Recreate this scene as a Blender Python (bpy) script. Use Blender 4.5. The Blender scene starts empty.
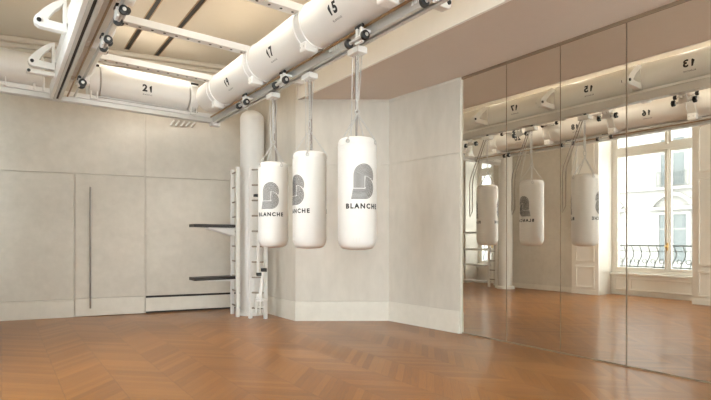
import bpy, bmesh, math, random
from mathutils import Vector, Matrix
random.seed(7)
S = bpy.context.scene
C = S.collection
PI = math.pi

# ------------------------------------------------------------------ materials
def mat(name, col=(.8, .8, .8), rough=.5, metal=0.0, spec=.5):
    m = bpy.data.materials.new(name); m.use_nodes = True
    b = m.node_tree.nodes['Principled BSDF']
    b.inputs['Base Color'].default_value = (*col, 1)
    b.inputs['Roughness'].default_value = rough
    b.inputs['Metallic'].default_value = metal
    b.inputs['Specular IOR Level'].default_value = spec
    return m

class NT:
    def __init__(s, m):
        s.t = m.node_tree; s.n = s.t.nodes; s.l = s.t.links
        s.b = s.n.get('Principled BSDF')
    def node(s, kind, **kw):
        n = s.n.new(kind)
        for k, v in kw.items(): setattr(n, k, v)
        return n
    def put(s, sock, v):
        if isinstance(v, (int, float)): sock.default_value = v
        elif isinstance(v, tuple): sock.default_value = v
        else: s.l.new(v, sock)
    def math(s, op, a, b=0.0, c=0.0):
        n = s.node('ShaderNodeMath', operation=op)
        for i, v in enumerate((a, b, c)): s.put(n.inputs[i], v)
        return n.outputs[0]
    def comb(s, x, y, z):
        n = s.node('ShaderNodeCombineXYZ')
        for i, v in enumerate((x, y, z)): s.put(n.inputs[i], v)
        return n.outputs[0]
    def noise(s, vec, scale, detail=3, rough=.55):
        n = s.node('ShaderNodeTexNoise')
        if vec is not None: s.l.new(vec, n.inputs['Vector'])
        n.inputs['Scale'].default_value = scale
        n.inputs['Detail'].default_value = detail
        n.inputs['Roughness'].default_value = rough
        return n.outputs['Fac']
    def ramp(s, fac, stops):
        n = s.node('ShaderNodeValToRGB')
        e = n.color_ramp.elements
        while len(e) < len(stops): e.new(.5)
        for i, (p, c) in enumerate(stops):
            e[i].position = p; e[i].color = (*c, 1)
        s.l.new(fac, n.inputs[0])
        return n.outputs[0]
    def mixc(s, fac, a, b, mode='MIX'):
        n = s.node('ShaderNodeMix', data_type='RGBA', blend_type=mode)
        s.put(n.inputs[0], fac); s.put(n.inputs[6], a); s.put(n.inputs[7], b)
        return n.outputs[2]
    def bump(s, h, strength=.2, dist=.01):
        n = s.node('ShaderNodeBump')
        n.inputs['Strength'].default_value = strength
        n.inputs['Distance'].default_value = dist
        s.l.new(h, n.inputs['Height'])
        s.l.new(n.outputs[0], s.b.inputs['Normal'])
    def pos(s):
        return s.node('ShaderNodeNewGeometry').outputs['Position']

def plaster(name, ca, cb, rough=.6, bump=.15, stretch=(1, 1, 1)):
    m = mat(name, ca, rough); t = NT(m)
    mp = t.node('ShaderNodeMapping'); mp.inputs['Scale'].default_value = stretch
    t.l.new(t.pos(), mp.inputs[0])
    n1 = t.noise(mp.outputs[0], 1.3, 4, .6); n2 = t.noise(mp.outputs[0], 9, 4, .6)
    f = t.math('ADD', t.math('MULTIPLY', n1, .62), t.math('MULTIPLY', n2, .38))
    t.l.new(t.ramp(f, [(.36, cb), (.64, ca)]), t.b.inputs['Base Color'])
    t.bump(t.noise(mp.outputs[0], 26, 4), bump, .004)
    return m

def parquet():
    m = mat('chevron oak parquet', (.4, .2, .08), .34, 0, .32); t = NT(m)
    sp = t.node('ShaderNodeSeparateXYZ'); t.l.new(t.pos(), sp.inputs[0])
    x, y = sp.outputs[0], sp.outputs[1]
    W, BW = .39, .095
    cu = t.math('DIVIDE', x, W); col = t.math('FLOOR', cu); fu = t.math('SUBTRACT', cu, col)
    par = t.math('FLOORED_MODULO', col, 2.0)
    sg = t.math('SUBTRACT', 1.0, t.math('MULTIPLY', par, 2.0))
    v = t.math('ADD', y, t.math('MULTIPLY', sg, t.math('MULTIPLY', t.math('SUBTRACT', fu, .5), W * 1.0)))
    bb = t.math('DIVIDE', v, BW); bid = t.math('FLOOR', bb); fb = t.math('SUBTRACT', bb, bid)
    wn = t.node('ShaderNodeTexWhiteNoise', noise_dimensions='2D')
    t.l.new(t.comb(col, bid, 0.0), wn.inputs[0]); h = wn.outputs['Value']
    g = t.comb(t.math('MULTIPLY', fu, 1.3), t.math('MULTIPLY', fb, 7.0), t.math('MULTIPLY', h, 40.0))
    grain = t.noise(g, 3.2, 5, .65)
    big = t.noise(t.pos(), .55, 3, .6)
    f = t.math('ADD', t.math('ADD', t.math('MULTIPLY', h, .15), t.math('MULTIPLY', grain, .66)), t.math('MULTIPLY', big, .28))
    c = t.ramp(f, [(.22, FL[0]), (.5, FL[1]), (.80, FL[2])])
    e1 = t.math('MINIMUM', fb, t.math('SUBTRACT', 1.0, fb))
    e2 = t.math('MINIMUM', fu, t.math('SUBTRACT', 1.0, fu))
    gp = t.math('MAXIMUM', t.math('LESS_THAN', e1, .022), t.math('LESS_THAN', e2, .009))
    c = t.mixc(t.math('MULTIPLY', gp, .35), c, (.07, .03, .012, 1))
    t.l.new(c, t.b.inputs['Base Color'])
    r = t.math('ADD', .22, t.math('MULTIPLY', grain, .24))
    t.l.new(r, t.b.inputs['Roughness'])
    t.b.inputs['Coat Weight'].default_value = .30; t.b.inputs['Coat Roughness'].default_value = .16
    t.b.inputs['Anisotropic'].default_value = .45
    t.l.new(t.comb(1.0, t.math('MULTIPLY', sg, -1.0), 0.0), t.b.inputs['Tangent'])
    t.bump(t.math('SUBTRACT', t.math('MULTIPLY', grain, .3), gp), .22, .003)
    return m

FL = [(.095, .032, .006), (.245, .092, .016), (.43, .185, .042)]
WALL_A, WALL_B = (.66, .615, .54), (.565, .525, .455)
M = {}
M['floor'] = parquet()
M['wall'] = plaster('pale trowelled plaster', WALL_A, WALL_B)
M['wallv'] = plaster('pale brushed plaster', WALL_A, WALL_B, stretch=(1, 1, .35))
M['base'] = plaster('painted skirting', (.74, .70, .62), (.66, .62, .54), .5, .05)
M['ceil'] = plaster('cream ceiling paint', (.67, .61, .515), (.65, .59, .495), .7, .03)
M['soffit'] = plaster('shade-toned soffit paint', (.62, .53, .45), (.60, .51, .435), .7, .03)  # pinkish shade of the underside put into this colour
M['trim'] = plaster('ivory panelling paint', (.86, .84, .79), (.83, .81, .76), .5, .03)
M['white'] = mat('white powder coat', (.76, .75, .72), .38)
M['tube'] = plaster('white satin tube', (.76, .745, .71), (.745, .73, .695), .36, .01)
M['alu'] = mat('brushed aluminium', (.62, .61, .58), .36, .55)
M['steel'] = mat('galvanised steel', (.54, .53, .51), .38, .5)
M['rung'] = mat('dull bronze rung', (.30, .26, .21), .5, .3)
M['brass'] = mat('bronze rod', (.36, .24, .13), .38, .8)
M['pull'] = mat('dark bronze pull', (.20, .17, .14), .4, .6)
M['black'] = mat('black rubber', (.012, .012, .012), .45)
M['ink'] = mat('black print', (.015, .014, .013), .6)
M['logo'] = mat('charcoal print', (.085, .073, .068), .6)
M['caption'] = mat('grey print', (.10, .10, .10), .6)
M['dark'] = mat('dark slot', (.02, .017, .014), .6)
M['seam'] = mat('panel joint', (.23, .17, .11), .5)
M['bag'] = plaster('white leather', (.76, .745, .71), (.73, .71, .675), .5, .06)
M['strap'] = mat('grey webbing', (.33, .30, .27), .8)
M['board'] = mat('black stained board', (.018, .014, .012), .4)
M['stone'] = plaster('pale limestone', (.26, .256, .246), (.235, .23, .22), .8, .1)
M['shutter'] = mat('grey glazing', (.085, .10, .105), .45)
M['iron'] = mat('grey wrought iron', (.09, .10, .10), .5)
M['gilt'] = mat('gilt bolt', (.70, .48, .20), .3, .9)
M['street'] = mat('grey street', (.3, .3, .3), .9)
mm = mat('mirror silvering', (.80, .755, .68), .012, 1.0); M['mirror'] = mm
def emis(name, col, s):
    m = bpy.data.materials.new(name); m.use_nodes = True
    b = m.node_tree.nodes['Principled BSDF']
    b.inputs['Base Color'].default_value = (*col, 1)
    b.inputs['Emission Color'].default_value = (*col, 1)
    b.inputs['Emission Strength'].default_value = s
    return m
M['led'] = emis('warm led strip', (1, .83, .60), 13)
M['bulb'] = emis('warm spot lens', (1, .85, .66), 12)
g = bpy.data.materials.new('window glass'); g.use_nodes = True
gt = NT(g); gt.n.remove(gt.b)
tr = gt.node('ShaderNodeBsdfTransparent'); gl = gt.node('ShaderNodeBsdfGlossy'); gl.inputs['Roughness'].default_value = .02
tr.inputs[0].default_value = (.96, .98, .97, 1)
mx = gt.node('ShaderNodeMixShader'); mx.inputs[0].default_value = .06
gt.l.new(tr.outputs[0], mx.inputs[1]); gt.l.new(gl.outputs[0], mx.inputs[2])
gt.l.new(mx.outputs[0], gt.n['Material Output'].inputs[0])
M['glass'] = g

# ------------------------------------------------------------------ mesh helpers (world coordinates)
def box(bm, lo, hi, bev=0.0):
    vs = [bm.verts.new((x, y, z)) for x in (lo[0], hi[0]) for y in (lo[1], hi[1]) for z in (lo[2], hi[2])]
    f = [(0, 1, 3, 2), (4, 6, 7, 5), (0, 4, 5, 1), (2, 3, 7, 6), (0, 2, 6, 4), (1, 5, 7, 3)]
    fs = [bm.faces.new([vs[i] for i in q]) for q in f]
    if bev > 0:
        ed = list({e for q in fs for e in q.edges})
        bmesh.ops.bevel(bm, geom=ed, offset=bev, segments=2, affect='EDGES', profile=.5)
    return vs

def slab(bm, a, b, z0, z1, off0, off1, bev=0.0):
    """wall-like box from plan point a to b; off0..off1 measured to the left of a->b"""
    a = Vector(a); b = Vector(b); d = (b - a).normalized(); n = Vector((-d.y, d.x))
    pts = [a + n * off0, b + n * off0, b + n * off1, a + n * off1]
    lo = [bm.verts.new((p.x, p.y, z0)) for p in pts]; hi = [bm.verts.new((p.x, p.y, z1)) for p in pts]
    fs = [bm.faces.new(lo), bm.faces.new(hi)]
    for i in range(4):
        j = (i + 1) % 4; fs.append(bm.faces.new((lo[i], lo[j], hi[j], hi[i])))
    if bev > 0:
        ed = list({e for q in fs for e in q.edges})
        bmesh.ops.bevel(bm, geom=ed, offset=bev, segments=2, affect='EDGES', profile=.5)

def frame_for(d):
    d = d.normalized(); u = Vector((0, 0, 1)) if abs(d.z) < .9 else Vector((1, 0, 0))
    a = d.cross(u).normalized(); return a, d.cross(a).normalized()

def sweep(bm, pts, r, n=10, closed=False):
    pts = [Vector(p) for p in pts]; rings = []; N = len(pts)
    a = None
    for i, p in enumerate(pts):
        if closed: d = pts[(i + 1) % N] - pts[i - 1]
        else: d = pts[min(i + 1, N - 1)] - pts[max(i - 1, 0)]
        d.normalize()
        if a is None: a, b = frame_for(d)
        else:
            a = (a - d * a.dot(d)).normalized(); b = d.cross(a).normalized()
        rr = r[i] if isinstance(r, (list, tuple)) else r
        rings.append([bm.verts.new(p + a * math.cos(2 * PI * k / n) * rr + b * math.sin(2 * PI * k / n) * rr) for k in range(n)])
    for i in range(N if closed else N - 1):
        p, q = rings[i], rings[(i + 1) % N]
        for k in range(n):
            bm.faces.new((p[k], p[(k + 1) % n], q[(k + 1) % n], q[k]))
    if not closed:
        bm.faces.new(rings[0][::-1]); bm.faces.new(rings[-1])

def cyl(bm, a, b, r, n=24): sweep(bm, [a, b], r, n)

def revolve(bm, prof, o, axis='z', n=40):
    """prof = [(radius, height along axis)]"""
    rings = []
    for r, h in prof:
        ring = []
        for k in range(n):
            c, s = math.cos(2 * PI * k / n) * r, math.sin(2 * PI * k / n) * r
            v = {'z': (c, s, h), 'y': (c, h, s), 'x': (h, c, s)}[axis]
            ring.append(bm.verts.new((o[0] + v[0], o[1] + v[1], o[2] + v[2])))
        rings.append(ring)
    for p, q in zip(rings, rings[1:]):
        for k in range(n): bm.faces.new((p[k], p[(k + 1) % n], q[(k + 1) % n], q[k]))
    bm.faces.new(rings[0]); bm.faces.new(rings[-1])

def prism(bm, poly, holes, to3, h0, h1):
    """extrude a planar polygon (single outline, or outline+hole joined as strips) between depth h0 and h1"""
    def lay(ps, h): return [bm.verts.new(to3(u, v, h)) for u, v in ps]
    if not holes:
        a, b = lay(poly, h0), lay(poly, h1)
        bm.faces.new(a); bm.faces.new(b)
        for i in range(len(poly)):
            j = (i + 1) % len(poly); bm.faces.new((a[i], a[j], b[j], b[i]))
    else:
        hole = holes
        a, b, c, d = lay(poly, h0), lay(poly, h1), lay(hole, h0), lay(hole, h1)
        n = len(poly)
        for i in range(n):
            j = (i + 1) % n
            bm.faces.new((a[i], a[j], b[j], b[i])); bm.faces.new((c[i], c[j], d[j], d[i]))
            bm.faces.new((a[i], a[j], c[j], c[i])); bm.faces.new((b[i], b[j], d[j], d[i]))

def torus(bm, o, ax, up, R, r, n=14, m=6, stretch=0.0):
    ax = Vector(ax).normalized(); up = Vector(up).normalized(); side = ax.cross(up)
    pts = []
    for k in range(n):
        t = 2 * PI * k / n; c, s = math.cos(t), math.sin(t)
        pts.append(Vector(o) + side * c * R + up * (s * R + (stretch if s > 0 else -stretch)))
    sweep(bm, pts, r, m, True)

def root_loc(o):
    p = Vector((0, 0, 0))
    while o is not None:
        p += o.location; o = o.parent
    return p

def obj(name, bm, m, parent=None, smooth=False, kind=None):
    bmesh.ops.recalc_face_normals(bm, faces=bm.faces)
    if parent is not None:
        off = root_loc(parent)
        for v in bm.verts: v.co -= off
    me = bpy.data.meshes.new(name); bm.to_mesh(me); bm.free()
    me.materials.append(M[m] if isinstance(m, str) else m)
    if smooth:
        for p in me.polygons: p.use_smooth = True
        try: me.set_sharp_from_angle(angle=math.radians(38))
        except Exception: pass
    o = bpy.data.objects.new(name, me); C.objects.link(o)
    if parent is not None: o.parent = parent
    if kind: o['kind'] = kind
    return o

def thing(name, label, cat, loc=(0, 0, 0), group=None, kind=None):
    o = bpy.data.objects.new(name, None); C.objects.link(o)
    o.location = loc; o.empty_display_size = .1
    o['label'] = label; o['category'] = cat
    if group: o['group'] = group
    if kind: o['kind'] = kind
    return o

def tag(o, label, cat, group=None, kind=None):
    o['label'] = label; o['category'] = cat
    if group: o['group'] = group
    if kind: o['kind'] = kind
    return o

def BM(): return bmesh.new()

def text_bm(body, size, map3, bold=.0, spacing=1.0, maxedge=.014):
    cu = bpy.data.curves.new('lettering', 'FONT'); cu.body = body; cu.size = size
    cu.align_x = 'CENTER'; cu.align_y = 'CENTER'; cu.offset = bold; cu.space_character = spacing
    cu.resolution_u = 5
    o = bpy.data.objects.new('lettering', cu); C.objects.link(o)
    dg = bpy.context.evaluated_depsgraph_get()
    me = bpy.data.meshes.new_from_object(o.evaluated_get(dg))
    bm = bmesh.new(); bm.from_mesh(me)
    bpy.data.objects.remove(o); bpy.data.curves.remove(cu); bpy.data.meshes.remove(me)
    bmesh.ops.triangulate(bm, faces=bm.faces)
    for _ in range(4):
        ed = [e for e in bm.edges if e.calc_length() > maxedge]
        if not ed: break
        bmesh.ops.subdivide_edges(bm, edges=ed, cuts=1)
        bmesh.ops.triangulate(bm, faces=[f for f in bm.faces if len(f.verts) > 3])
    for v in bm.verts: v.co = Vector(map3(v.co.x, v.co.y))
    return bm

def number_bm(num, size, map3):
    """house numbers: digits from the built-in face, the 1 drawn with its flag"""
    out = bmesh.new(); adv = .60 * size; n = len(num)
    for i, ch in enumerate(num):
        ox = (i - (n - 1) / 2) * adv
        if ch == '1':
            H = .36 * size; wv = .066 * size
            g2 = bmesh.new()
            pts = [(-wv, -H), (wv, -H), (wv, H), (-wv * .4, H), (-wv * 2.9, H * .60), (-wv * 2.9, H * .34), (-wv, H * .60)]
            g2.faces.new([g2.verts.new((x + ox + wv * .8, y, 0)) for x, y in pts])
            bmesh.ops.triangulate(g2, faces=g2.faces)
            for _ in range(4):
                ed = [e for e in g2.edges if e.calc_length() > .012]
                if not ed: break
                bmesh.ops.subdivide_edges(g2, edges=ed, cuts=1)
                bmesh.ops.triangulate(g2, faces=[f for f in g2.faces if len(f.verts) > 3])
            for v in g2.verts: v.co = Vector(map3(v.co.x, v.co.y))
        else:
            g2 = text_bm(ch, size, lambda u, v: map3(u + ox, v), .006)
        me = bpy.data.meshes.new('glyph'); g2.to_mesh(me); g2.free(); out.from_mesh(me); bpy.data.meshes.remove(me)
    return out

# ------------------------------------------------------------------ room geometry (metres; camera stands at 0,0)
CEIL = 4.20
MX = 4.76                                   # mirror plane
SOF = 3.29                                  # underside of the dropped soffit
def back_y(x): return 8.85 - .245 * x       # plan line of the slanted back wall
PD, PA, PB, PCc = (3.52, back_y(3.52)), (3.52, 6.27), (4.65, 5.46), (4.735, 4.165)

def struct(name, bm, m, label, cat, smooth=False):
    return tag(obj(name, bm, m, None, smooth), label, cat, kind='structure')

bm = BM(); box(bm, (-1.7, -2.8, -.12), (5.1, 9.6, 0)); struct('floor', bm, 'floor', 'brown oak chevron parquet floor', 'floor')
bm = BM(); box(bm, (-1.7, -2.8, CEIL), (3.60, 9.6, CEIL + .12)); struct('ceiling', bm, 'ceil', 'cream main ceiling above the overhead rails', 'ceiling')
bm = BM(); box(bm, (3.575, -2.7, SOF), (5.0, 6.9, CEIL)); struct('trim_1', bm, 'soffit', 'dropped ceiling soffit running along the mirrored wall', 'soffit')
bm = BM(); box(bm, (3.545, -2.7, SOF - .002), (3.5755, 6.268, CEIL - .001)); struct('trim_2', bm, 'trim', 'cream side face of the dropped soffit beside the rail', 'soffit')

# back wall: backing sheet plus slightly raised panels, so the joints are real grooves
A0, A1 = (-1.7, back_y(-1.7)), (3.75, back_y(3.75))
def P(x): return (x, back_y(x))
bm = BM(); slab(bm, A0, A1, 0, CEIL, .004, .25)
J = .022
for x0, x1, z0, z1 in [(-1.68, 1.90, 2.238, 3.98), (1.90, 3.51, 2.238, 3.98),
                       (-1.68, .92, .285, 2.222), (1.90, 3.51, .285, 2.222)]:
    slab(bm, P(x0 + J / 2), P(x1 - J / 2), z0, z1, -.020, .04, .003)
struct('wall_back', bm, 'wall', 'long pale plaster back wall divided into large panels', 'wall')
# concealed door with the tall pull
dr = thing('door_1', 'concealed flush plaster door with a tall dark metal pull handle in the back wall', 'door', (1.45, back_y(1.45), 0), kind='structure')
bm = BM(); slab(bm, P(.92 + J / 2), P(1.90 - J / 2), .290, 2.222, -.022, .034, .003); obj('door_leaf', bm, 'wall', dr)
bm = BM(); slab(bm, P(.92 + J / 2), P(1.90 - J / 2), .008, .280, -.034, .034, .004); obj('kick_board', bm, 'base', dr)
hx = 1.135; hp = Vector((hx, back_y(hx), 0)); nn = Vector((-.238, -.971, 0))
bm = BM()
c = hp + nn * .075
box(bm, (c.x - .011, c.y - .011, .13), (c.x + .011, c.y + .011, 2.03), .003)
for z in (.3, 1.07, 1.82):
    sweep(bm, [hp + nn * .012 + Vector((0, 0, z)), c + Vector((0, 0, z))], .011, 10)
o = obj('pull_handle', bm, 'pull', dr); o['label'] = 'tall slim dark metal pull handle'
# skirting along the back wall
bm = BM()
slab(bm, P(-1.68), P(.913), .0, .275, -.03, .036, .005)
slab(bm, P(-1.68), P(.913), .262, .280, -.038, -.001, .005)
struct('baseboard_back', bm, 'base', 'tall pale baseboard left of the concealed door', 'baseboard')
bm = BM(); slab(bm, P(1.905), P(3.50), .03, .25, -.03, -.012, .004)
fp = struct('trim_3', bm, 'base', 'low vent board at the foot of the back wall between two dark slots', 'vent board')
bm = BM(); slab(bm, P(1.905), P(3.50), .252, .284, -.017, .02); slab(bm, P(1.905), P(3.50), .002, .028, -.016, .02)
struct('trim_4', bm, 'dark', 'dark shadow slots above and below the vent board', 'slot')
# cornice
bm = BM()
slab(bm, P(-1.68), P(3.51), 3.985, 4.06, -.05, -.001, .008)
slab(bm, P(-1.68), P(3.51), 4.06, 4.13, -.10, -.001, .02)
slab(bm, P(-1.68), P(3.51), 4.13, 4.199, -.16, -.001, .02)
struct('trim_5', bm, 'ceil', 'stepped cornice where the back wall meets the ceiling', 'cornice')

# niche wall: three plan segments
def seg_wall(bm, a, b, zs, top):
    slab(bm, a, b, 0, top, .002, .2)
    for z0, z1 in zs: slab(bm, a, b, z0, z1, -.008, .01, .003)
bm = BM()
# solid body behind the three faces
poly = [(3.53, 8.3), (3.53, 6.278), (4.66, 5.468), (4.745, 4.165), (5.05, 4.165), (5.05, 8.3)]
prism(bm, poly, None, lambda u, v, h: (u, v, h), 0, CEIL)
for a, b in ((PD, PA), (PA, PB), (PB, PCc)):
    A, B = Vector(a), Vector(b)
    for z0, z1 in ((.29, 2.311), (2.327, SOF - .012 if a != PD else 4.19)):
        slab(bm, A, B, z0, z1, -.004, .03)
struct('wall_right', bm, 'wallv', 'pale plaster right wall folding round the niche beside the mirrors', 'wall')
bm = BM()
for a, b in ((PD, PA), (PA, PB), (PB, PCc)):
    A, B = Vector(a), Vector(b); d = (B - A).normalized()
    e0 = d * .0; e1 = d * (.016 if a == PD else 0)
    slab(bm, A + e0, B + e1, 0, .262, -.022, .0); slab(bm, A + e0, B + e1, .262, .285, -.016, .0)
struct('baseboard_right', bm, 'base', 'tall pale baseboard folding along the niche wall', 'baseboard')
bm = BM(); slab(bm, PB, (4.742, 4.17), SOF - .03, SOF - .001, -.014, 0); slab(bm, (3.6, 6.213), PB, SOF - .03, SOF - .001, -.014, 0)
struct('trim_6', bm, 'wall', 'thin shadow moulding under the soffit above the niche wall', 'moulding')
bm = BM(); box(bm, (4.79, -2.7, 0), (5.0, 4.16, SOF)); struct('wall_mirror', bm, 'wall', 'plain wall carrying the tall mirrors', 'wall')

# mirrors
EDG = [4.150, 3.474, 2.800, 2.130, 1.458, .785, .11]
where = ['leftmost tall mirror panel beside the niche wall', 'second tall mirror panel from the niche wall',
         'third tall mirror panel from the niche wall reflecting the nearest bag',
         'rightmost tall mirror panel in the photo reflecting most of the window',
         'tall mirror panel just beyond the right edge of the photo',
         'tall mirror panel far beyond the right edge of the photo']
for i in range(5):
    y1, y0 = EDG[i], EDG[i + 1]
    t = thing('mirror_panel', where[i], 'mirror', (MX, (y0 + y1) / 2, 0), group='wall of tall mirror panels')
    bm = BM(); box(bm, (MX, y0 + .003, .016), (MX + .02, y1 - .003, SOF - .03)); obj('mirror_glass', bm, 'mirror', t)
    bm = BM(); box(bm, (MX - .002, y0 + .0005, .016), (MX + .012, y0 + (.0095 if i == 2 else .005), SOF - .03)); obj('edge_strip', bm, 'seam', t)
bm = BM(); box(bm, (MX - .012, .0, SOF - .03), (MX + .03, 4.165, SOF)); struct('trim_7', bm, 'seam', 'slim bronze channel along the top of the mirrors', 'channel')
bm = BM(); box(bm, (MX - .004, .0, 0), (MX + .03, 4.165, .016)); struct('trim_8', bm, 'seam', 'slim bronze channel along the foot of the mirrors', 'channel')
bm = BM(); box(bm, (4.738, 4.150, 0), (4.80, 4.170, SOF - .0005)); struct('trim_9', bm, 'base', 'pale edge strip between niche wall and mirrors', 'trim')

# left wall with window openings (behind and beside the camera, seen in the mirrors)
LX0, LX1 = -1.6, -.95
WIN = [(8.05, 9.0), (3.05, 5.25), (-.1, 2.0)]
SILL, HEAD = .48, 3.95
bm = BM()
ys = [(-2.8, -.1), (2.0, 3.05), (5.25, 8.05), (9.0, 9.35)]
for a, b in ys: box(bm, (LX0, a, 0), (LX1, b, CEIL))
for a, b in WIN:
    box(bm, (LX0, a, HEAD), (LX1, b, CEIL)); box(bm, (LX0, a, 0), (LX0 + .12, b, SILL))
struct('wall_left', bm, 'wall', 'pale street side wall with tall windows, seen in the mirrors', 'wall')
bm = BM(); FW = [(-.55, 1.35), (1.75, 3.45)]
for a, b in ((-1.6, -.55), (1.35, 1.75), (3.45, 5.0)): box(bm, (a, -3.0, 0), (b, -2.72, CEIL))
for a, b in FW: box(bm, (a, -3.0, 0), (b, -2.72, SILL)); box(bm, (a, -3.0, HEAD), (b, -2.72, CEIL))
struct('wall_front', bm, 'wall', 'plaster wall behind the camera with tall windows added for fill light', 'wall')
for n, (a, b) in enumerate(FW):  # invented windows, added to bring in even fill daylight
    t = thing('window_%d' % (4 + n), 'white fill-light window added in the wall behind the camera, outside the picture', 'window', ((a + b) / 2, -2.9, SILL), kind='structure')
    bm = BM(); m = (a + b) / 2
    for x0, x1 in ((a, a + .07), (m - .05, m + .05), (b - .07, b)): box(bm, (x0, -2.93, SILL), (x1, -2.86, HEAD), .006)
    for z0, z1 in ((SILL, SILL + .1), (3.0, 3.1), (HEAD - .08, HEAD)): box(bm, (a + .07, -2.93, z0), (b - .07, -2.86, z1), .006)
    f = obj('window_frame', bm, 'trim', t)
    bm = BM(); box(bm, (a + .07, -2.9, SILL + .1), (b - .07, -2.894, HEAD - .08)); obj('pane', bm, 'glass', f)

def panel_mould(bm, x, y0, y1, z0, z1, w=.035, d=.024):
    box(bm, (x, y0, z0), (x + d, y1, z0 + w), .004); box(bm, (x, y0, z1 - w), (x + d, y1, z1), .004)
    box(bm, (x, y0, z0 + w), (x + d, y0 + w, z1 - w), .004); box(bm, (x, y1 - w, z0 + w), (x + d, y1, z1 - w), .004)
# panelled piers either side of the near window
for k, (a, b, lab) in enumerate([(5.25, 5.86, 'ivory panelled pier on the bag side of the window, seen in the mirror'),
                                 (2.35, 3.50, 'ivory panelled pier at the right edge of the mirrored window')]):
    bm = BM(); box(bm, (LX1 - .12 if k else LX1, a, 0), (LX1 + .05, b, HEAD + .1), .004)
    panel_mould(bm, LX1 + .05, a + .09, b - .09, .14, .62); panel_mould(bm, LX1 + .05, a + .09, b - .09, .72, 2.35)
    panel_mould(bm, LX1 + .05, a + .09, b - .09, 2.45, 3.85)
    box(bm, (LX1, a, 0), (LX1 + .066, b, .10), .004)
    struct('trim_%d' % (10 + k), bm, 'trim', lab, 'panelling')
bm = BM(); box(bm, (LX1 - .001, 5.87, 0), (LX1 + .02, 7.70, .12), .004); struct('baseboard_left', bm, 'base', 'pale baseboard along the street side wall', 'baseboard')

def window(n, y0, y1, label, mull):
    t = thing('window_%d' % n, label, 'window', (LX0 + .1, (y0 + y1) / 2, SILL), kind='structure')
    X0, X1 = LX0 + .04, LX0 + .11
    bm = BM(); F = .07
    box(bm, (X0, y0, SILL), (X1, y0 + F, HEAD), .006); box(bm, (X0, y1 - F, SILL), (X1, y1, HEAD), .006)
    box(bm, (X0, y0 + F, HEAD - F), (X1, y1 - F, HEAD), .006); box(bm, (X0, y0 + F, SILL), (X1, y1 - F, SILL + F), .006)
    TR = 3.08
    box(bm, (X0 - .005, y0 + F, TR), (X1 + .012, y1 - F, TR + .10), .008)
    obj('window_frame', bm, 'trim', t)
    for z0, z1 in ((SILL + F, TR), (TR + .1, HEAD - F)):
        for a, b in ((y0 + F, mull - .005), (mull + .005, y1 - F)):
            bm = BM(); w = .055
            box(bm, (X0 + .012, a, z0), (X1 - .01, a + w, z1), .005); box(bm, (X0 + .012, b - w, z0), (X1 - .01, b, z1), .005)
            box(bm, (X0 + .012, a + w, z0), (X1 - .01, b - w, z0 + w), .005); box(bm, (X0 + .012, a + w, z1 - w), (X1 - .01, b - w, z1), .005)
            s = obj('sash', bm, 'trim', t)
            bm = BM(); box(bm, (X0 + .032, a + w, z0 + w), (X0 + .038, b - w, z1 - w)); obj('pane', bm, 'glass', s)
    bm = BM(); cyl(bm, (X1 + .012, mull, SILL + .1), (X1 + .012, mull, TR - .02), .009, 10)
    box(bm, (X1 - .012, mull - .03, SILL + F), (X1 + .006, mull + .03, TR), .004)
    b = obj('cremone_bolt', bm, 'trim', t)
    bm = BM(); box(bm, (X1 + .006, mull - .018, .98), (X1 + .03, mull + .018, 1.14), .006); cyl(bm, (X1 + .03, mull, 1.06), (X1 + .075, mull, 1.06), .012, 12)
    revolve(bm, [(.004, 0), (.02, .006), (.024, .02), (.016, .034), (.004, .04)], (X1 + .065, mull, 1.06), 'x', 16)
    obj('knob', bm, 'gilt', b, True)
    bm = BM(); box(bm, (LX0 + .1, y0, SILL - .05), (LX0 + .20, y1, SILL + .0), .008); obj('sill', bm, 'trim', t)
    # panelled apron below the sill
    bm = BM(); box(bm, (LX0 + .12, y0, 0), (LX0 + .15, y1, SILL - .05), .003)
    w = (y1 - y0 - .15) / 3
    panel_mould(bm, LX0 + .15, y0 + .1, mull - .55, .10, .38); panel_mould(bm, LX0 + .15, mull - .48, mull + .72, .10, .38)
    panel_mould(bm, LX0 + .15, mull + .79, y1 - .06, .10, .38) if y1 - mull > .95 else None
    obj('apron_panel', bm, 'trim', t)
    return t
window(1, 3.05, 5.25, 'tall white french window reflected in the right hand mirrors', 4.13)
window(2, 8.05, 9.0, 'tall white window behind the wall bars, reflected at the left mirror', 8.5)
window(3, -.1, 2.0, 'tall white window added for light beside the camera, outside the picture', .95)  # unseen extra window, put in to light the room

# street side: balcony railings and the facade across the street
def railing(y0, y1, label):
    t = thing('balcony_railing', label, 'railing', (-1.86, (y0 + y1) / 2, .55))
    bm = BM(); box(bm, (-1.885, y0, 1.06), (-1.835, y1, 1.09), .004); obj('handrail', bm, 'iron', t)
    bm = BM(); box(bm, (-1.872, y0, .60), (-1.848, y1, .625)); box(bm, (-1.872, y0, .95), (-1.848, y1, .965)); obj('rail', bm, 'iron', t)
    n = int((y1 - y0) / .17)
    for i in range(n + 1):
        y = y0 + .02 + (y1 - y0 - .04) * i / n
        bm = BM(); pts = []
        for k in range(13):
            s = k / 12; pts.append((-1.86, y + .045 * math.sin(2 * PI * s), .45 + .60 * s))
        sweep(bm, pts, .011, 6); torus(bm, (-1.86, y + .07, .74), (1, 0, 0), (0, 0, 1), .045, .008, 12, 5)
        obj('baluster', bm, 'iron', t, True)
    bm = BM(); box(bm, (-2.0, y0 - .05, .36), (-1.62, y1 + .05, .45), .01); obj('ledge', bm, 'stone', t)
railing(2.95, 5.35, 'grey scrolled iron balcony railing outside the mirrored french window')
railing(7.95, 9.1, 'grey scrolled iron railing outside the window behind the wall bars')

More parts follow.
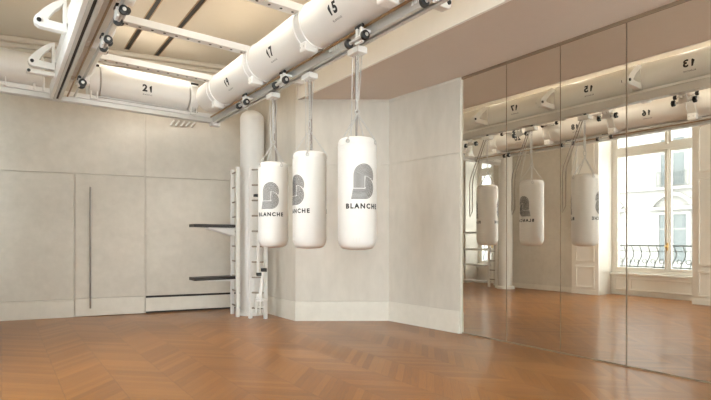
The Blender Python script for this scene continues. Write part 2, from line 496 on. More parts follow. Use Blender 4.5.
FX = -16.0
fb = thing('apartment_building', 'pale stone apartment building across the street, seen through the mirrored window', 'building', (FX, 9, -9))
bm = BM(); box(bm, (FX - 6, 4.7, -9), (FX, 34, 13)); obj('wall', bm, 'stone', fb)
bm = BM()
for z in (-.3, 3.58, 6.9, 10.4): box(bm, (FX - .1, 4.7, z), (FX + .18, 34, z + .16), .03)
obj('string_course', bm, 'stone', fb)
for i in range(-1, 7):
    yc = 9.35 + i * 3.1
    for zb, h, w in ((.2, 2.2, 1.15), (3.8, 2.2, 1.0), (7.1, 2.3, 1.0)):
        bm = BM()
        box(bm, (FX - .02, yc - w / 2 - .16, zb - .1), (FX + .07, yc - w / 2, zb + h + .14), .01)
        box(bm, (FX - .02, yc + w / 2, zb - .1), (FX + .07, yc + w / 2 + .16, zb + h + .14), .01)
        box(bm, (FX - .02, yc - w / 2, zb + h), (FX + .07, yc + w / 2, zb + h + .14), .01)
        box(bm, (FX, yc - .03, zb), (FX + .05, yc + .03, zb + h)); box(bm, (FX, yc - w / 2, zb + h * .68), (FX + .05, yc + w / 2, zb + h * .68 + .05))
        wf = obj('window_frame', bm, 'stone', fb)
        bm = BM(); box(bm, (FX, yc - w / 2, zb), (FX + .02, yc + w / 2, zb + h)); obj('pane', bm, 'shutter', wf)
        if zb > 3:
            bm = BM()
            for k in range(12): box(bm, (FX + .2, yc - .62 + k * .112, zb - .1), (FX + .22, yc - .60 + k * .112, zb + .62))
            box(bm, (FX + .19, yc - .64, zb + .6), (FX + .23, yc + .64, zb + .65)); box(bm, (FX + .19, yc - .64, zb), (FX + .23, yc + .64, zb + .03))
            obj('balconet', bm, 'iron', fb)
        else:
            bm = BM(); outer, inner = [], []
            for k in range(17):
                a = math.radians(35 + 110 * k / 16)
                outer.append((yc + math.cos(a) * 1.12, 2.1 + math.sin(a) * 1.36)); inner.append((yc + math.cos(a) * .96, 2.12 + math.sin(a) * 1.18))
            prism(bm, outer + inner[::-1], None, lambda u, v, h: (h, u, v), FX, FX + .22)
            box(bm, (FX, yc - 1.0, 2.62), (FX + .2, yc + 1.0, 2.78), .02)
            obj('pediment', bm, 'stone', fb)
bm = BM(); box(bm, (FX, -12, -9.2), (-1.6, 36, -9.0)); struct('floor_street', bm, 'street', 'grey street far below the windows', 'street')

# ------------------------------------------------------------------ overhead rail frame
RX, LXR, BY = 2.70, .58, 7.40               # bag rail, left rail, back rail
Z0, Z1 = 3.03, 3.13

RY = BY - .055
rr = thing('overhead_rail', 'long silver overhead rail carrying the three punching bags', 'rail', (RX, 2.0, Z0))
bm = BM(); box(bm, (RX - .055, -1.2, Z0), (RX - .015, RY, Z1), .004); box(bm, (RX + .015, -1.2, Z0), (RX + .055, RY, Z1), .004)
box(bm, (RX - .015, -1.2, Z0 + .03), (RX + .015, RY, Z1)); obj('track', bm, 'alu', rr)
bm = BM(); box(bm, (RX - .015, -1.2, Z0 + .022), (RX + .015, RY, Z0 + .0295)); obj('slot', bm, 'dark', rr)
bm = BM(); box(bm, (RX + .04, -1.2, Z1 + .001), (RX + .062, RY - .06, 3.165), .003); obj('flange', bm, 'white', rr)
for yc in (1.55, 2.75, 3.95, 5.15, 6.35):
    bm = BM()
    for k in range(5): box(bm, (RX - .062, yc - .1 + k * .04, Z0 + .045), (RX - .0545, yc - .08 + k * .04, Z1 - .012))
    obj('rib_plate', bm, 'white', rr)
bm = BM(); cyl(bm, (RX - .10, -1.2, 3.098), (RX - .10, RY - .06, 3.098), .012, 12); o = obj('guide_rod', bm, 'brass', rr, True); o['label'] = 'slim bronze guide rod'

lr = thing('overhead_rail', 'short silver overhead rail at upper left with triangular white arms', 'rail', (LXR, 4.0, Z0))
bm = BM(); box(bm, (LXR - .043, .8, Z0), (LXR - .013, RY, Z1), .004); box(bm, (LXR + .013, .8, Z0), (LXR + .050, RY, Z1), .004)
box(bm, (LXR - .013, .8, Z0 + .03), (LXR + .013, RY, Z1)); obj('track', bm, 'alu', lr)
bm = BM(); box(bm, (LXR - .013, .8, Z0 + .012), (LXR + .013, RY, Z0 + .0295)); obj('slot', bm, 'dark', lr)
bm = BM(); box(bm, (LXR - .080, .8, Z0), (LXR - .044, RY, 3.20), .004); obj('flange', bm, 'white', lr)
bm = BM(); cyl(bm, (.77, 1.0, 3.085), (.77, RY - .1, 3.085), .014, 12); obj('guide_rod', bm, 'steel', lr, True)
bm = BM(); cyl(bm, (.69, 1.0, 3.07), (.69, RY - .1, 3.07), .010, 12); o = obj('guide_rod', bm, 'brass', lr, True); o['label'] = 'slim bronze guide rod'

br = thing('overhead_rail', 'silver overhead rail crossing in front of the back wall', 'rail', (.8, BY, Z0))
XE = RX - .06
bm = BM(); box(bm, (-.30, BY - .05, Z0), (XE, BY - .015, Z1), .004); box(bm, (-.30, BY + .01, Z0), (XE, BY + .045, Z1), .004)
box(bm, (-.30, BY - .015, Z0 + .03), (XE, BY + .01, Z1)); obj('track', bm, 'alu', br)
bm = BM(); box(bm, (-.30, BY - .08, Z1 - .035), (XE, BY - .0505, Z1 + .025), .003); obj('flange', bm, 'white', br)
bm = BM(); cyl(bm, (1.05, BY - .105, Z1 + .01), (2.40, BY - .105, Z1 + .01), .010, 10); obj('guide_rod', bm, 'steel', br, True)
bm = BM(); box(bm, (XE, BY - .052, 2.99), (RX + .075, BY + .075, 3.15), .008); tag(obj('corner_block', bm, 'white'), 'white block joining bag rail and back rail at the corner', 'corner block')

# cross beams between the rails
def cross_beam(y, z, x0, x1, label, w=.11):
    t = thing('cross_beam', label, 'beam', ((x0 + x1) / 2, y, z), group='perforated beams under the ceiling')
    bm = BM(); box(bm, (x0, y - w / 2, z), (x1, y + w / 2, z + .012), .002)
    box(bm, (x0, y - w / 2, z + .012), (x1, y - w / 2 + .012, z + .075)); box(bm, (x0, y + w / 2 - .012, z + .012), (x1, y + w / 2, z + .075))
    obj('channel', bm, 'white', t)
    bm = BM(); n = int((x1 - x0) / .125)
    for i in range(n):
        xx = x0 + .07 + i * .125
        cyl(bm, (xx, y, z - .001), (xx, y, z + .002), .015, 10)
    obj('perforation', bm, 'dark', t)
BZ = 3.43
cross_beam(2.92, BZ, .72, 2.46, 'white perforated cross beam at the top of the photo beyond the number 15 tube')
cross_beam(4.145, BZ, .72, 2.46, 'white perforated cross beam meeting the tube between numbers 15 and 17')
cross_beam(5.39, BZ, .72, 2.46, 'white perforated cross beam meeting the tube between numbers 17 and 19')
cross_beam(6.65, BZ, .72, 2.46, 'white perforated cross beam nearest the back wall, behind number 19')
cross_beam(7.64, 3.612, .98, 2.45, 'white perforated strip directly above the number 21 tube', .09)

# tubes
TR, TZ = .22, 3.345
TUBE_X, LTX, LTR = 2.55, .71, .205
def tube_y(num, xc, y0, r, sides, label, tail=None):
    L = 1.245; yc = y0 + L / 2
    t = thing('overhead_tube', label, 'tube', (xc, yc, TZ - r), group='numbered overhead tubes')
    bm = BM()
    revolve(bm, [(r - .03, y0 + .004), (r, y0 + .012), (r, y0 + L - .012), (r - .03, y0 + L - .004)], (xc, 0, TZ), 'y', 56)
    obj('tube_body', bm, 'tube', t, True)
    bm = BM(); box(bm, (xc - .025, y0 + .10, TZ + r - .004), (xc + .025, y0 + L - .10, TZ + r + .003)); obj('light_strip', bm, 'led', t)
    for side, ang in sides:
        # side -1 faces -X (u runs to -Y), side +1 faces +X (u runs to +Y)
        def mp(u, v, rad=r + .0018):
            a = math.radians(ang) + v / rad
            return (xc + side * math.cos(a) * rad, yc + side * u, TZ + math.sin(a) * rad)
        o = obj('number', number_bm(num, .128, mp), 'ink', t)
        def mp2(u, v): return mp(u, v - .095)
        o = obj('caption', text_bm('BLANCHE', .026, mp2, .0003, 1.25), 'caption', t)
    if tail:
        bm = BM(); revolve(bm, [(r - .03, tail[0]), (r, tail[0] + .01), (r, tail[1] - .03), (r - .05, tail[1])], (xc, 0, TZ), 'y', 48); obj('end_section', bm, 'tube', t, True)
    return t
tube_y('13', TUBE_X, 1.675, TR, [(1, 4)], 'white overhead tube marked 13, seen in the rightmost mirror')
tube_y('15', TUBE_X, 2.92, TR, [(-1, -27), (1, 4)], 'large white overhead tube marked 15 at the top of the photo')
tube_y('17', TUBE_X, 4.155, TR, [(-1, -27), (1, 4)], 'large white overhead tube marked 17 above the bags')
tube_y('19', TUBE_X, 5.395, TR, [(-1, -27)], 'white overhead tube marked 19 nearest the back corner', (6.65, 7.18))
tube_y('16', LTX, 2.92, LTR, [(1, -10)], 'white overhead tube marked 16, seen in the right mirrors')
tube_y('', LTX, 1.675, LTR, [], 'unmarked white overhead tube beyond number 16 at the right edge of the mirrors')
tube_y('18', LTX, 4.155, LTR, [(1, -10)], 'white overhead tube marked 18 on the left rail, seen in the mirror')
tube_y('20', LTX, 5.395, LTR, [(1, -10)], 'white overhead tube marked 20 beside the left rail near the back corner')

def tube_x(num, x0, x1, label):
    r, z, xc = .208, 3.365, (x0 + x1) / 2
    t = thing('overhead_tube', label, 'tube', (xc, BY, z - r), group='numbered overhead tubes')
    bm = BM(); revolve(bm, [(r - .03, x0 + .004), (r, x0 + .014), (r, x1 - .014), (r - .03, x1 - .004)], (0, BY, z), 'x', 56)
    obj('tube_body', bm, 'tube', t, True)
    bm = BM(); box(bm, (x0 + .05, BY - .008, z + r - .004), (x1 - .05, BY + .008, z + r + .003)); obj('light_strip', bm, 'led', t)
    if num:
        def mp(u, v, rad=r + .0018):
            a = math.radians(-8) + v / rad
            return (xc + u, BY - math.cos(a) * rad, z + math.sin(a) * rad)
        obj('number', number_bm(num, .128, mp), 'ink', t)
        obj('caption', text_bm('BLANCHE', .024, lambda u, v: mp(u, v - .085), .0003, 1.25), 'caption', t)
tube_x('21', 1.065, 2.26, 'white overhead tube marked 21 in front of the back wall')
tube_x('', -.30, -.04, 'unmarked white overhead tube at the left edge of the photo')
tube_x('', .04, .44, 'short unmarked white tube left of the triangular arms')

# clamps with arms
def arm_bm(xb, y, dirx, reach, zt=3.53):
    """triangular arm in the XZ plane, thickness along Y: tip at xb+dirx*reach"""
    def q(u, v, h): return (xb + dirx * u, y + h, v - .03)
    outer = [(0.0, 3.21), (reach - .03, 3.215), (reach, 3.235), (reach + .012, 3.27), (reach, 3.305), (reach * .72, 3.395), (reach * .45, 3.465), (reach * .2, 3.51), (0, zt)]
    inner = [(.03, 3.285), (reach * .5, 3.292), (reach * .56, 3.293), (reach * .60, 3.298), (reach * .58, 3.308), (reach * .48, 3.355), (reach * .36, 3.40), (reach * .25, 3.425), (.03, 3.475)]
    bm = BM(); prism(bm, outer, inner, q, -.075, .005)
    return bm
def clamp(xc, y, r, foot_side, arm_side, xb, reach, label, arm=True):
    t = thing('tube_clamp', label, 'clamp', (xc, y, Z1), group='clamps round the overhead tubes')
    bm = BM()
    revolve(bm, [(r - .02, y - .07), (r + .013, y - .07), (r + .013, y - .048), (r + .003, y - .044), (r + .003, y + .044), (r + .013, y + .048), (r + .013, y + .07), (r - .02, y + .07)], (xc, 0, TZ), 'y', 56)
    obj('band', bm, 'white', t, True)
    bm = BM(); xf = xc + foot_side * .075
    box(bm, (xf - .075, y - .06, TZ - r - .055), (xf + .075, y + .06, TZ - r + .04), .014)
    o = obj('foot', bm, 'white', t)
    bm = BM(); xs = xf + foot_side * .0755
    for dy in (-.03, .03): cyl(bm, (xs - .004, y + dy, TZ - r - .01), (xs + .006, y + dy, TZ - r - .01), .009, 8)
    obj('bolt', bm, 'steel', o)
    if arm:
        a = obj('cradle_arm', arm_bm(xb, y, arm_side, reach), 'white', t, False)
        m = a.modifiers.new('bevel', 'BEVEL'); m.width = .008; m.segments = 2; m.limit_method = 'ANGLE'
        xk = xb + arm_side * (reach - .03)
        bm = BM(); cyl(bm, (xk, y - .088, 3.24), (xk, y + .018, 3.24), .019, 16); obj('knob', bm, 'black', a, True)
for y, lab in [(1.675, 'white clamp with arm at the near end of the number 13 tube'),
               (2.92, 'white clamp with arm between the tubes marked 13 and 15'),
               (4.145, 'white clamp with arm between the tubes marked 15 and 17'),
               (5.39, 'white clamp with arm between the tubes marked 17 and 19'),
               (6.65, 'white clamp at the far end of the number 19 tube')]:
    if y > 2: clamp(TUBE_X, y, TR, -1, 1, RX + .063, .36, lab, y < 6)
for y, lab in [(2.92, 'white clamp at the near end of the number 16 tube, seen in the mirror'), (4.145, 'white triangular clamp arm on the left rail, above the picture edge'),
               (5.39, 'white triangular clamp arm at upper left, the nearer one with a black knob'),
               (6.65, 'white triangular clamp arm at upper left, the farther one near the back rail')]:
    clamp(LTX, y, LTR, 1, -1, .500, .252, lab)
    if y > 6:
        bm = BM(); box(bm, (.225, y - .075, 3.10), (.500, y, 3.15), .012)
        lo = obj('lower_arm', bm, 'white', [o for o in C.objects if o.name.startswith('tube_clamp')][-1])
        bm = BM(); cyl(bm, (.248, y - .088, 3.125), (.248, y + .01, 3.125), .017, 16); obj('knob', bm, 'black', lo, True)
def post_clamp(x, label, tabside):
    t = thing('tube_clamp', label, 'clamp', (x, BY, Z1), group='clamps round the overhead tubes')
    z, r = 3.365, .208
    bm = BM(); revolve(bm, [(r - .02, x - .06), (r + .006, x - .06), (r + .006, x + .06), (r - .02, x + .06)], (0, BY, z), 'x', 48); obj('band', bm, 'white', t, True)
    Y = BY - .135
    bm = BM(); box(bm, (x - .045, Y, Z1 - .02), (x - .030, Y + .05, 3.24), .004); box(bm, (x + .030, Y, Z1 - .02), (x + .045, Y + .05, 3.24), .004)
    box(bm, (x - .045, Y, Z1 - .035), (x + .045, Y + .05, Z1 - .015), .004); obj('foot', bm, 'white', t)
    if tabside:
        bm = BM(); box(bm, (x - .055, BY - .19, 3.525), (x + .055, BY - .155, 3.55), .004); o = obj('tab', bm, 'black', t); o['label'] = 'black tab'
post_clamp(0.0, 'white clamp at the left edge of the photo on the back rail', False)
post_clamp(1.0, 'white clamp with a black tab at the left end of the number 21 tube', True)
post_clamp(2.33, 'white clamp with a black tab at the right end of the number 21 tube', True)
bm = BM(); Y = BY - .10
box(bm, (.32, Y, Z1 - .02), (.345, Y + .04, 3.28), .004); box(bm, (.42, Y, Z1 - .02), (.445, Y + .04, 3.28), .004)
box(bm, (.345, Y, 3.19), (.42, Y + .04, 3.21), .004); tag(obj('rail_bracket', bm, 'white'), 'white upright bracket on the back rail below the triangular arms', 'bracket')

# trolleys
def trolley(x, y, z, side, label, big=.040, tall=.11, half=.12, att=0.0):
    t = thing('rail_trolley', label, 'trolley', (x, y, z - big), group='trolleys with black wheels on the rails')
    bm = BM(); box(bm, (x + side * .0 - .012, y - .055, z - .03), (x + .012, y + .055, z + .05), .008)
    box(bm, (x - .014, y - .045, z + .035), (x + .014, y - .015, z + tall), .006); box(bm, (x - .014, y + .015, z + .035), (x + .014, y + .045, z + tall), .006)
    if side < 0: box(bm, (x + .012, y - .045, z + .075), (RX - .056, y + .045, z + .10), .003)
    if att: box(bm, (x - att, y - .045, z - .02), (x - .012, y + .045, z + .02), .003)
    obj('bracket', bm, 'white', t)
    xa = x + side * .03
    bm = BM(); cyl(bm, (xa, y - half, z), (xa, y + half, z), .010, 12)
    for k in range(7): torus(bm, (xa, y - .075 + k * .025, z), (0, 1, 0), (0, 0, 1), .013, .004, 10, 5)
    a = obj('axle', bm, 'steel', t, True)
    for d in (-1, 1):
        bm = BM(); yy = y + d * half
        revolve(bm, [(big * .55, yy - .024), (big, yy - .016), (big, yy + .016), (big * .55, yy + .024)], (xa, 0, z), 'y', 22); w = obj('wheel', bm, 'black', t, True)
        bm = BM(); cyl(bm, (xa, yy - .027, z), (xa, yy + .027, z), big * .42, 14); obj('hub', bm, 'alu', w, True)
    bm = BM(); cyl(bm, (x, y - .05, z + tall + .012), (x, y + .05, z + tall + .012), .018, 14); obj('roller', bm, 'black', t, True)
TX = RX - .15
trolley(TX, 3.40, 2.966, -1, 'white trolley with black wheels above the nearest punching bag')
trolley(TX, 4.84, 2.966, -1, 'white trolley with black wheels just ahead of the farthest bag')
trolley(TX, 5.89, 2.966, -1, 'white trolley with black wheels closest to the rail corner')
trolley(TX, 2.44, 2.966, -1, 'white trolley with black wheels at the top edge of the photo')
trolley(.725, 6.40, 3.02, 1, 'white trolley with black wheels at the bottom of the left rail', .042, .05, .055)
trolley(.755, 5.00, 3.035, 1, 'white trolley midway along the upper left rail', .036, .05)
trolley(.755, 4.30, 3.035, 1, 'white trolley hanging under the number 18 tube, seen in the mirror', .036, .05)
for y, lab in ((6.20, 'black ended roller bar on the left tube nearest the back wall'), (5.25, 'black ended roller bar with a large wheel high on the left tube'),
               (4.35, 'black ended roller bar between the tubes marked 16 and 18, seen in the mirror'), (2.95, 'black ended roller bar near the right edge of the mirrors')):
    trolley(.955, y, 3.44, 1, lab, .036, .05, .15, .075)

# ------------------------------------------------------------------ punching bags
BR, BH = .184, 1.04
def emblem(az):
    """two interlocked striped bowls wrapped round the bag; az = centre angle"""
    bm = BM(); rad = BR + .0016
    def m3(u, v):
        a = az + (u - .115) / rad
        return (math.cos(a) * rad, math.sin(a) * rad, .465 + v * 1.055)
    def ribbon(pts, w):
        prev = None
        P2 = [Vector(p) for p in pts]
        for i, p in enumerate(P2):
            d = (P2[min(i + 1, len(P2) - 1)] - P2[max(i - 1, 0)]).normalized(); n = Vector((-d.y, d.x)) * w / 2
            a, b = p + n, p - n
            cur = (bm.verts.new(m3(*a)), bm.verts.new(m3(*b)))
            if prev: bm.faces.new((prev[0], cur[0], cur[1], prev[1]))
            prev = cur
    N, pitch, w = 10, .0099, .0062
    cx, cy = .1245, .205                      # dome centre
    for i in range(N):                       # arch: straight left leg, dome, short right end
        r = .102 - .0102 * (i + .5)
        pts = [(cx - r, .096 + (cy - .096) * k / 5) for k in range(5)]
        for a in range(180, -42, -6):
            q = (cx + r * math.cos(math.radians(a)), cy + r * math.sin(math.radians(a)))
            if a < 30 and math.hypot(q[0] - .128, q[1] - .098) < .101: break
            pts.append(q)
        ribbon(pts, w)
    bx, by = .128, .098                      # lower bowl centre
    for i in range(N):
        r = .098 - pitch * (i + .5)
        if r < .004: continue
        y = by - r; x0 = .018 * y / .09
        top = 88
        pts = [(x0 + (bx - x0) * k / 8, y) for k in range(8)]
        pts += [(bx + r * math.cos(math.radians(a)), by + r * math.sin(math.radians(a))) for a in range(-90, top, 8)]
        ribbon(pts, w)
    return bm

def make_bag():
    t = thing('punching_bag', '', 'punching bag', (0, 0, 0), group='white punching bags on the rail')
    prof = [(.02, .0), (.09, .003), (.138, .014), (.162, .034), (.174, .062), (BR, .10), (BR, .5), (BR, BH - .075), (BR - .003, BH - .035), (BR - .012, BH - .012), (BR - .028, BH), (.02, BH + .004)]
    bm = BM(); revolve(bm, prof, (0, 0, 0), 'z', 64); obj('bag_body', bm, 'bag', t, True)
    bm = BM()
    for z in (BH - .07,):
        pts = [((BR + .0005) * math.cos(2 * PI * k / 48), (BR + .0005) * math.sin(2 * PI * k / 48), z) for k in range(48)]
        sweep(bm, pts, .0022, 6, True)
    obj('stitching', bm, 'bag', t, True)
    for az in (0, PI):
        o = obj('emblem', emblem(az), 'logo', t); o['label'] = 'grey striped rounded letter emblem'
        def mp(u, v):
            a = az + u / (BR + .0016)
            return ((BR + .0016) * math.cos(a), (BR + .0016) * math.sin(a), .400 + v)
        obj('lettering', text_bm('BLANCHE', .061, mp, .0028, 1.36), 'ink', t)
        bm = BM()
        for d in (-.03, 0, .03):                 # small vent stitches near the foot
            a = az - .35 + d / BR
            cyl(bm, (math.cos(a) * (BR - .001), math.sin(a) * (BR - .001), .075), (math.cos(a) * (BR + .001), math.sin(a) * (BR + .001), .115), .0022, 6)
        obj('vent_stitch', bm, 'base', t)
    hook = 1.29
    for k in range(4):
        a = PI / 4 + k * PI / 2
        rim = Vector((math.cos(a) * (BR + .004), math.sin(a) * (BR + .004), BH - .045))
        bm = BM(); torus(bm, rim, (math.cos(a), math.sin(a), 0), (0, 0, 1), .016, .0045, 14, 6); obj('grommet', bm, 'steel', t, True)
        bm = BM(); p0 = rim + Vector((math.cos(a) * .004, math.sin(a) * .004, .015)); p1 = Vector((0, 0, hook)); d = p1 - p0; L = d.length; d.normalize()
        n = int(L / .026); s, u2 = frame_for(d)
        for i in range(n):
            torus(bm, p0 + d * (L * (i + .5) / n), s if i % 2 else u2, d, .007, .0028, 10, 5, .008)
        obj('chain', bm, 'steel', t, True)
    bm = BM(); torus(bm, (0, 0, hook + .01), (1, 0, 0), (0, 0, 1), .022, .0055, 16, 6); torus(bm, (0, 0, hook + .065), (0, 1, 0), (0, 0, 1), .015, .006, 16, 6, .022)
    obj('carabiner', bm, 'steel', t, True)
    bm = BM(); n = 20; z0, z1 = hook + .10, 1.775
    for i in range(n):
        torus(bm, (0, 0, z0 + (z1 - z0) * (i + .5) / n), (1, 0, 0) if i % 2 else (0, 1, 0), (0, 0, 1), .0095, .0036, 10, 5, .011)
    o = obj('chain', bm, 'steel', t, True); o['label'] = 'long suspension chain'
    return t
def copy_tree(o, parent=None):
    c = o.copy(); C.objects.link(c); c.parent = parent
    for ch in [x for x in list(o.children)]: copy_tree(ch, c)
    return c
BAGS = [(3.635, 'nearest punching bag, rightmost of the three, its emblem facing the camera', 18),
        (4.505, 'middle punching bag of the three, its emblem cut off by its left side', -52),
        (5.375, 'farthest punching bag of the three, nearest the wall bars', -13)]
bag0 = make_bag()
for i, (y, lab, az) in enumerate(BAGS):
    b = bag0 if i == 0 else copy_tree(bag0)
    b.location = (RX, y, 1.106); b['label'] = lab
    toward = math.atan2(-y, -RX)             # direction from bag to camera
    b.rotation_euler = (0, 0, toward + math.radians(az))

def make_hanger():
    t = thing('bag_hanger', '', 'hanger', (0, 0, 0), group='white hanger blocks on the bag rail')
    bm = BM(); box(bm, (-.055, -.085, 0), (.055, .085, .058), .006); obj('block', bm, 'white', t)
    bm = BM(); cyl(bm, (0, 0, .055), (0, 0, .088), .02, 14); obj('stem', bm, 'black', t, True)
    bm = BM(); torus(bm, (0, 0, -.008), (1, 0, 0), (0, 0, 1), .016, .0045, 14, 6); torus(bm, (0, 0, -.04), (0, 1, 0), (0, 0, 1), .012, .004, 14, 6, .008); obj('eye_bolt', bm, 'steel', t, True)
    d = Vector((.593, .805, 0)); s = Vector((.805, -.593, 0))
    for k, (L, sw) in enumerate(((.42, 1), (.78, -1))):
        bm = BM(); pts = []
        for i in range(11):
            f = i / 10; p = s * sw * (.045 + (.012 if sw < 0 else -.03) * f) + d * (.02 + .16 * f * (sw < 0)) + Vector((0, 0, -L * f)); pts.append(p)
        sweep(bm, pts, .0042, 6); obj('cord', bm, 'steel', t, True)
    # long webbing loop hanging on the mirror side of the bag
    bm = BM(); pts = []
    for i in range(15):
        f = i / 14; pts.append(d * (.06 + .24 * min(1, f * 1.9)) + s * (.012 - .03 * f) + Vector((0, 0, -1.34 * f)))
    for i in range(1, 15):
        f = 1 - i / 14; pts.append(d * (.03 + .225 * min(1, f * 1.9)) + s * (-.014 + .01 * f) + Vector((0, 0, -1.34 * f)))
    sweep(bm, pts, .008, 6); o = obj('pull_strap', bm, 'strap', t, True); o['label'] = 'long grey webbing strap loop'
    return t
h0 = make_hanger()
for i, (y, lab) in enumerate([(3.635, 'white hanger block holding the nearest punching bag'), (4.505, 'white hanger block holding the middle punching bag'), (5.375, 'white hanger block holding the farthest punching bag')]):
    h = h0 if i == 0 else copy_tree(h0)
    h.location = (RX, y, 2.945); h['label'] = lab

# ------------------------------------------------------------------ column, wall bars, planks
def column(x, y, r, z1, label):
    t = thing('round_column', label, 'column', (x, y, 0))
    bm = BM(); prof = [(r, 0), (r, z1 - r * .75)]
    for k in range(1, 9):
        a = PI / 2 * k / 8; prof.append((max(.004, r * math.cos(a)), z1 - r * .75 + r * .75 * math.sin(a)))
    revolve(bm, prof, (x, y, 0), 'z', 48); obj('shaft', bm, 'white', t, True)
    bm = BM(); revolve(bm, [(r + .05, 0), (r + .05, .05), (r + .03, .065), (r + .005, .07)], (x, y, 0), 'z', 48); o = obj('base_plate', bm, 'white', t, True)
    return t
column(3.275, 7.27, .19, 3.30, 'white rounded column standing behind the farthest bag')

def ladder(name, label, ups, pairs, top, zr):
    c = sum((Vector(u) for u in ups), Vector((0, 0))) / len(ups)
    t = thing(name, label, 'wall bars', (c.x, c.y, 0))
    for u in ups:
        bm = BM(); box(bm, (u[0] - .026, u[1] - .026, 0), (u[0] + .026, u[1] + .026, top), .006)
        obj('upright', bm, 'white', t)
    for i, j in pairs:
        a, b = Vector(ups[i]), Vector(ups[j])
        for z in zr:
            bm = BM(); cyl(bm, (a.x, a.y, z), (b.x, b.y, z), .013, 10); obj('rung', bm, 'rung', t, True)
    return t
zr = [.16 + .235 * k for k in range(10)]
wb = ladder('wall_bars', 'white wall bars wrapped round the column beside the farthest bag', [(3.015, 7.46), (2.965, 7.12), (3.065, 6.87), (3.235, 6.70)], [(0, 1), (2, 3)], 2.34, zr)
bm = BM(); box(bm, (3.10, 6.78, 1.86), (3.19, 6.84, 1.90), .006); o = obj('clasp', bm, 'black', wb); o['label'] = 'black clasp'

def plank(x0, x1, y0, y1, z, label, under, m='board', bracket=True):
    t = thing('plank_step', label, 'plank', ((x0 + x1) / 2, (y0 + y1) / 2, z), group='planks hooked on the wall bars')
    bm = BM(); box(bm, (x0, y0, z), (x1, y1, z + .046), .006); obj('plank_board', bm, m, t)
    bm = BM()
    if bracket:
        for yy in (y0 + .04, y1 - .06):
            prism(bm, [(x1, z - .001), (x1 - .42, z - .001), (x1 - .42, z - .018), (x1 - .02, z - under), (x1, z - under)], None, lambda u, v, h: (u, h, v), yy, yy + .02)
        obj('bracket', bm, 'white', t)
    return t
plank(2.31, 2.955, 7.17, 7.43, 1.395, 'upper black plank hooked on the wall bars', .13)
plank(2.31, 2.955, 7.17, 7.43, .588, 'lower black plank hooked on the wall bars', .035)

# folding arm machine at the foot of the bars
fa = thing('folding_arm', 'white folding arm with black joints on the wall bars by the column', 'training arm', (3.08, 6.6, 0))
bm = BM(); box(bm, (3.055, 6.595, .71), (3.095, 6.63, 1.30), .008); obj('upper_arm', bm, 'white', fa)
bm = BM(); box(bm, (3.045, 6.565, .665), (3.125, 6.625, .715), .008); obj('joint', bm, 'black', fa)
bm = BM(); box(bm, (3.11, 6.54, .725), (3.185, 6.60, .78), .008); obj('joint', bm, 'black', fa)
bm = BM(); sweep(bm, [(3.135, 6.565, .735), (3.12, 6.575, .55), (3.09, 6.59, .33)], [.024, .026, .030], 12); obj('lower_arm', bm, 'white', fa, True)
bm = BM(); box(bm, (3.02, 6.57, .28), (3.17, 6.63, .33), .008)
for xx in (3.025, 3.085, 3.145): box(bm, (xx, 6.58, .10), (xx + .022, 6.62, .29), .005)
box(bm, (3.02, 6.57, .19), (3.17, 6.63, .21), .004); cyl(bm, (3.09, 6.60, .31), (3.09, 6.60, .39), .05, 18)
box(bm, (3.15, 6.60, .285), (3.225, 6.68, .315), .004)
obj('fork', bm, 'white', fa)

# second set of bars at the left, seen only in the mirror
column(-.52, 7.36, .165, 4.19, 'white rounded column reflected between the first two mirror panels')
zr2 = [.2 + .235 * k for k in range(9)]
ladder('wall_bars', 'white wall bars reflected at the left end of the mirrors', [(-.50, 7.62), (-.52, 7.86)], [(0, 1)], 2.34, zr2)
for z, lab in ((.10, 'lowest pale plank reflected at the left mirror'), (.53, 'second lowest pale plank reflected at the left mirror'), (.93, 'third pale plank up reflected at the left mirror'), (1.37, 'topmost pale plank reflected at the left mirror')):
    plank(-.66, -.38, 7.90, 8.72, z, lab, .03, 'alu', False)

# bright light strokes on the back wall shaped as white bars; ceiling tracks
vg = thing('wall_light_strokes', 'slanted light strokes modelled as white bars high on the back wall under the rail', 'light strokes', (2.43, back_y(2.43), 3.1))
bm = BM(); slab(bm, P(2.22), P(2.66), 3.09, 3.22, -.02, -.0125, .003); obj('stroke_plate', bm, 'wall', vg)
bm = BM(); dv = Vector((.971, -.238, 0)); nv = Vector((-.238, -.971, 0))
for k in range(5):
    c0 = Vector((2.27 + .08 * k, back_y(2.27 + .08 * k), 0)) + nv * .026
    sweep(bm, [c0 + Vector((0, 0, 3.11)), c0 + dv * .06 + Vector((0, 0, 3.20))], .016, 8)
obj('light_stroke', bm, 'white', vg)

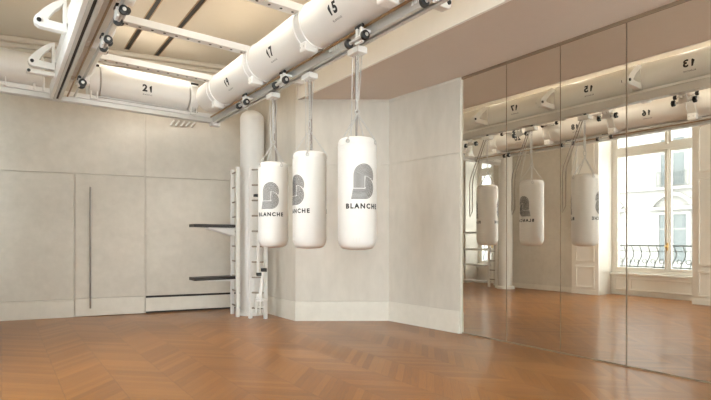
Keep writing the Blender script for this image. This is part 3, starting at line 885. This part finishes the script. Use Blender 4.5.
for x, lab in ((1.58, 'left black spotlight track recessed in the ceiling'), (2.02, 'right black spotlight track recessed in the ceiling')):
    t = thing('ceiling_track', lab, 'light track', (x, 5.5, CEIL - .03), group='black tracks in the ceiling')
    bm = BM(); box(bm, (x - .038, 2.5, CEIL - .012), (x - .028, 8.2, CEIL)); box(bm, (x + .028, 2.5, CEIL - .012), (x + .038, 8.2, CEIL)); obj('track_edge', bm, 'brass', t)
    bm = BM(); box(bm, (x - .028, 2.5, CEIL - .006), (x + .028, 8.2, CEIL - .001)); obj('track_slot', bm, 'dark', t)

# ------------------------------------------------------------------ light
w = bpy.data.worlds.new('World'); S.world = w; w.use_nodes = True
bg = w.node_tree.nodes['Background']
bg.inputs[0].default_value = (.88, .94, 1.0, 1); bg.inputs[1].default_value = 9.0
sun = bpy.data.lights.new('sun', 'SUN'); sun.energy = 1.5; sun.angle = .02; sun.color = (1, .96, .9)
so = bpy.data.objects.new('sun', sun); C.objects.link(so); so.rotation_euler = Vector((-.62, .25, -.74)).to_track_quat('-Z', 'Y').to_euler()

for x in (1.58, 2.02):                     # fill spots added under the two black tracks to brighten the room
    for y in (2.6, 4.2, 5.8, 7.4):
        l = bpy.data.lights.new('track fill', 'SPOT'); l.energy = 50; l.spot_size = math.radians(150); l.spot_blend = 1; l.color = (1, .93, .82); l.shadow_soft_size = .12
        lo = bpy.data.objects.new('track_fill', l); C.objects.link(lo); lo.location = (x, y, CEIL - .03)

# ------------------------------------------------------------------ camera
cam = bpy.data.cameras.new('camera'); co = bpy.data.objects.new('camera', cam); C.objects.link(co)
cam.sensor_fit = 'HORIZONTAL'; cam.sensor_width = 36; cam.lens = 480 / 711 * 36; cam.shift_y = 40 / 711; cam.clip_start = .02
co.location = (0, 0, 1.2); co.rotation_euler = (PI / 2, 0, -math.radians(36.4))
S.camera = co
S.view_settings.view_transform = 'Standard'; S.view_settings.look = 'None'
S.view_settings.exposure = 0.30; S.view_settings.gamma = 1; S.view_settings.use_curve_mapping = False
S.cycles.max_bounces = 14; S.cycles.diffuse_bounces = 8; S.cycles.glossy_bounces = 6; S.cycles.transparent_max_bounces = 12
S.cycles.use_denoising = True; S.cycles.sample_clamp_indirect = 8
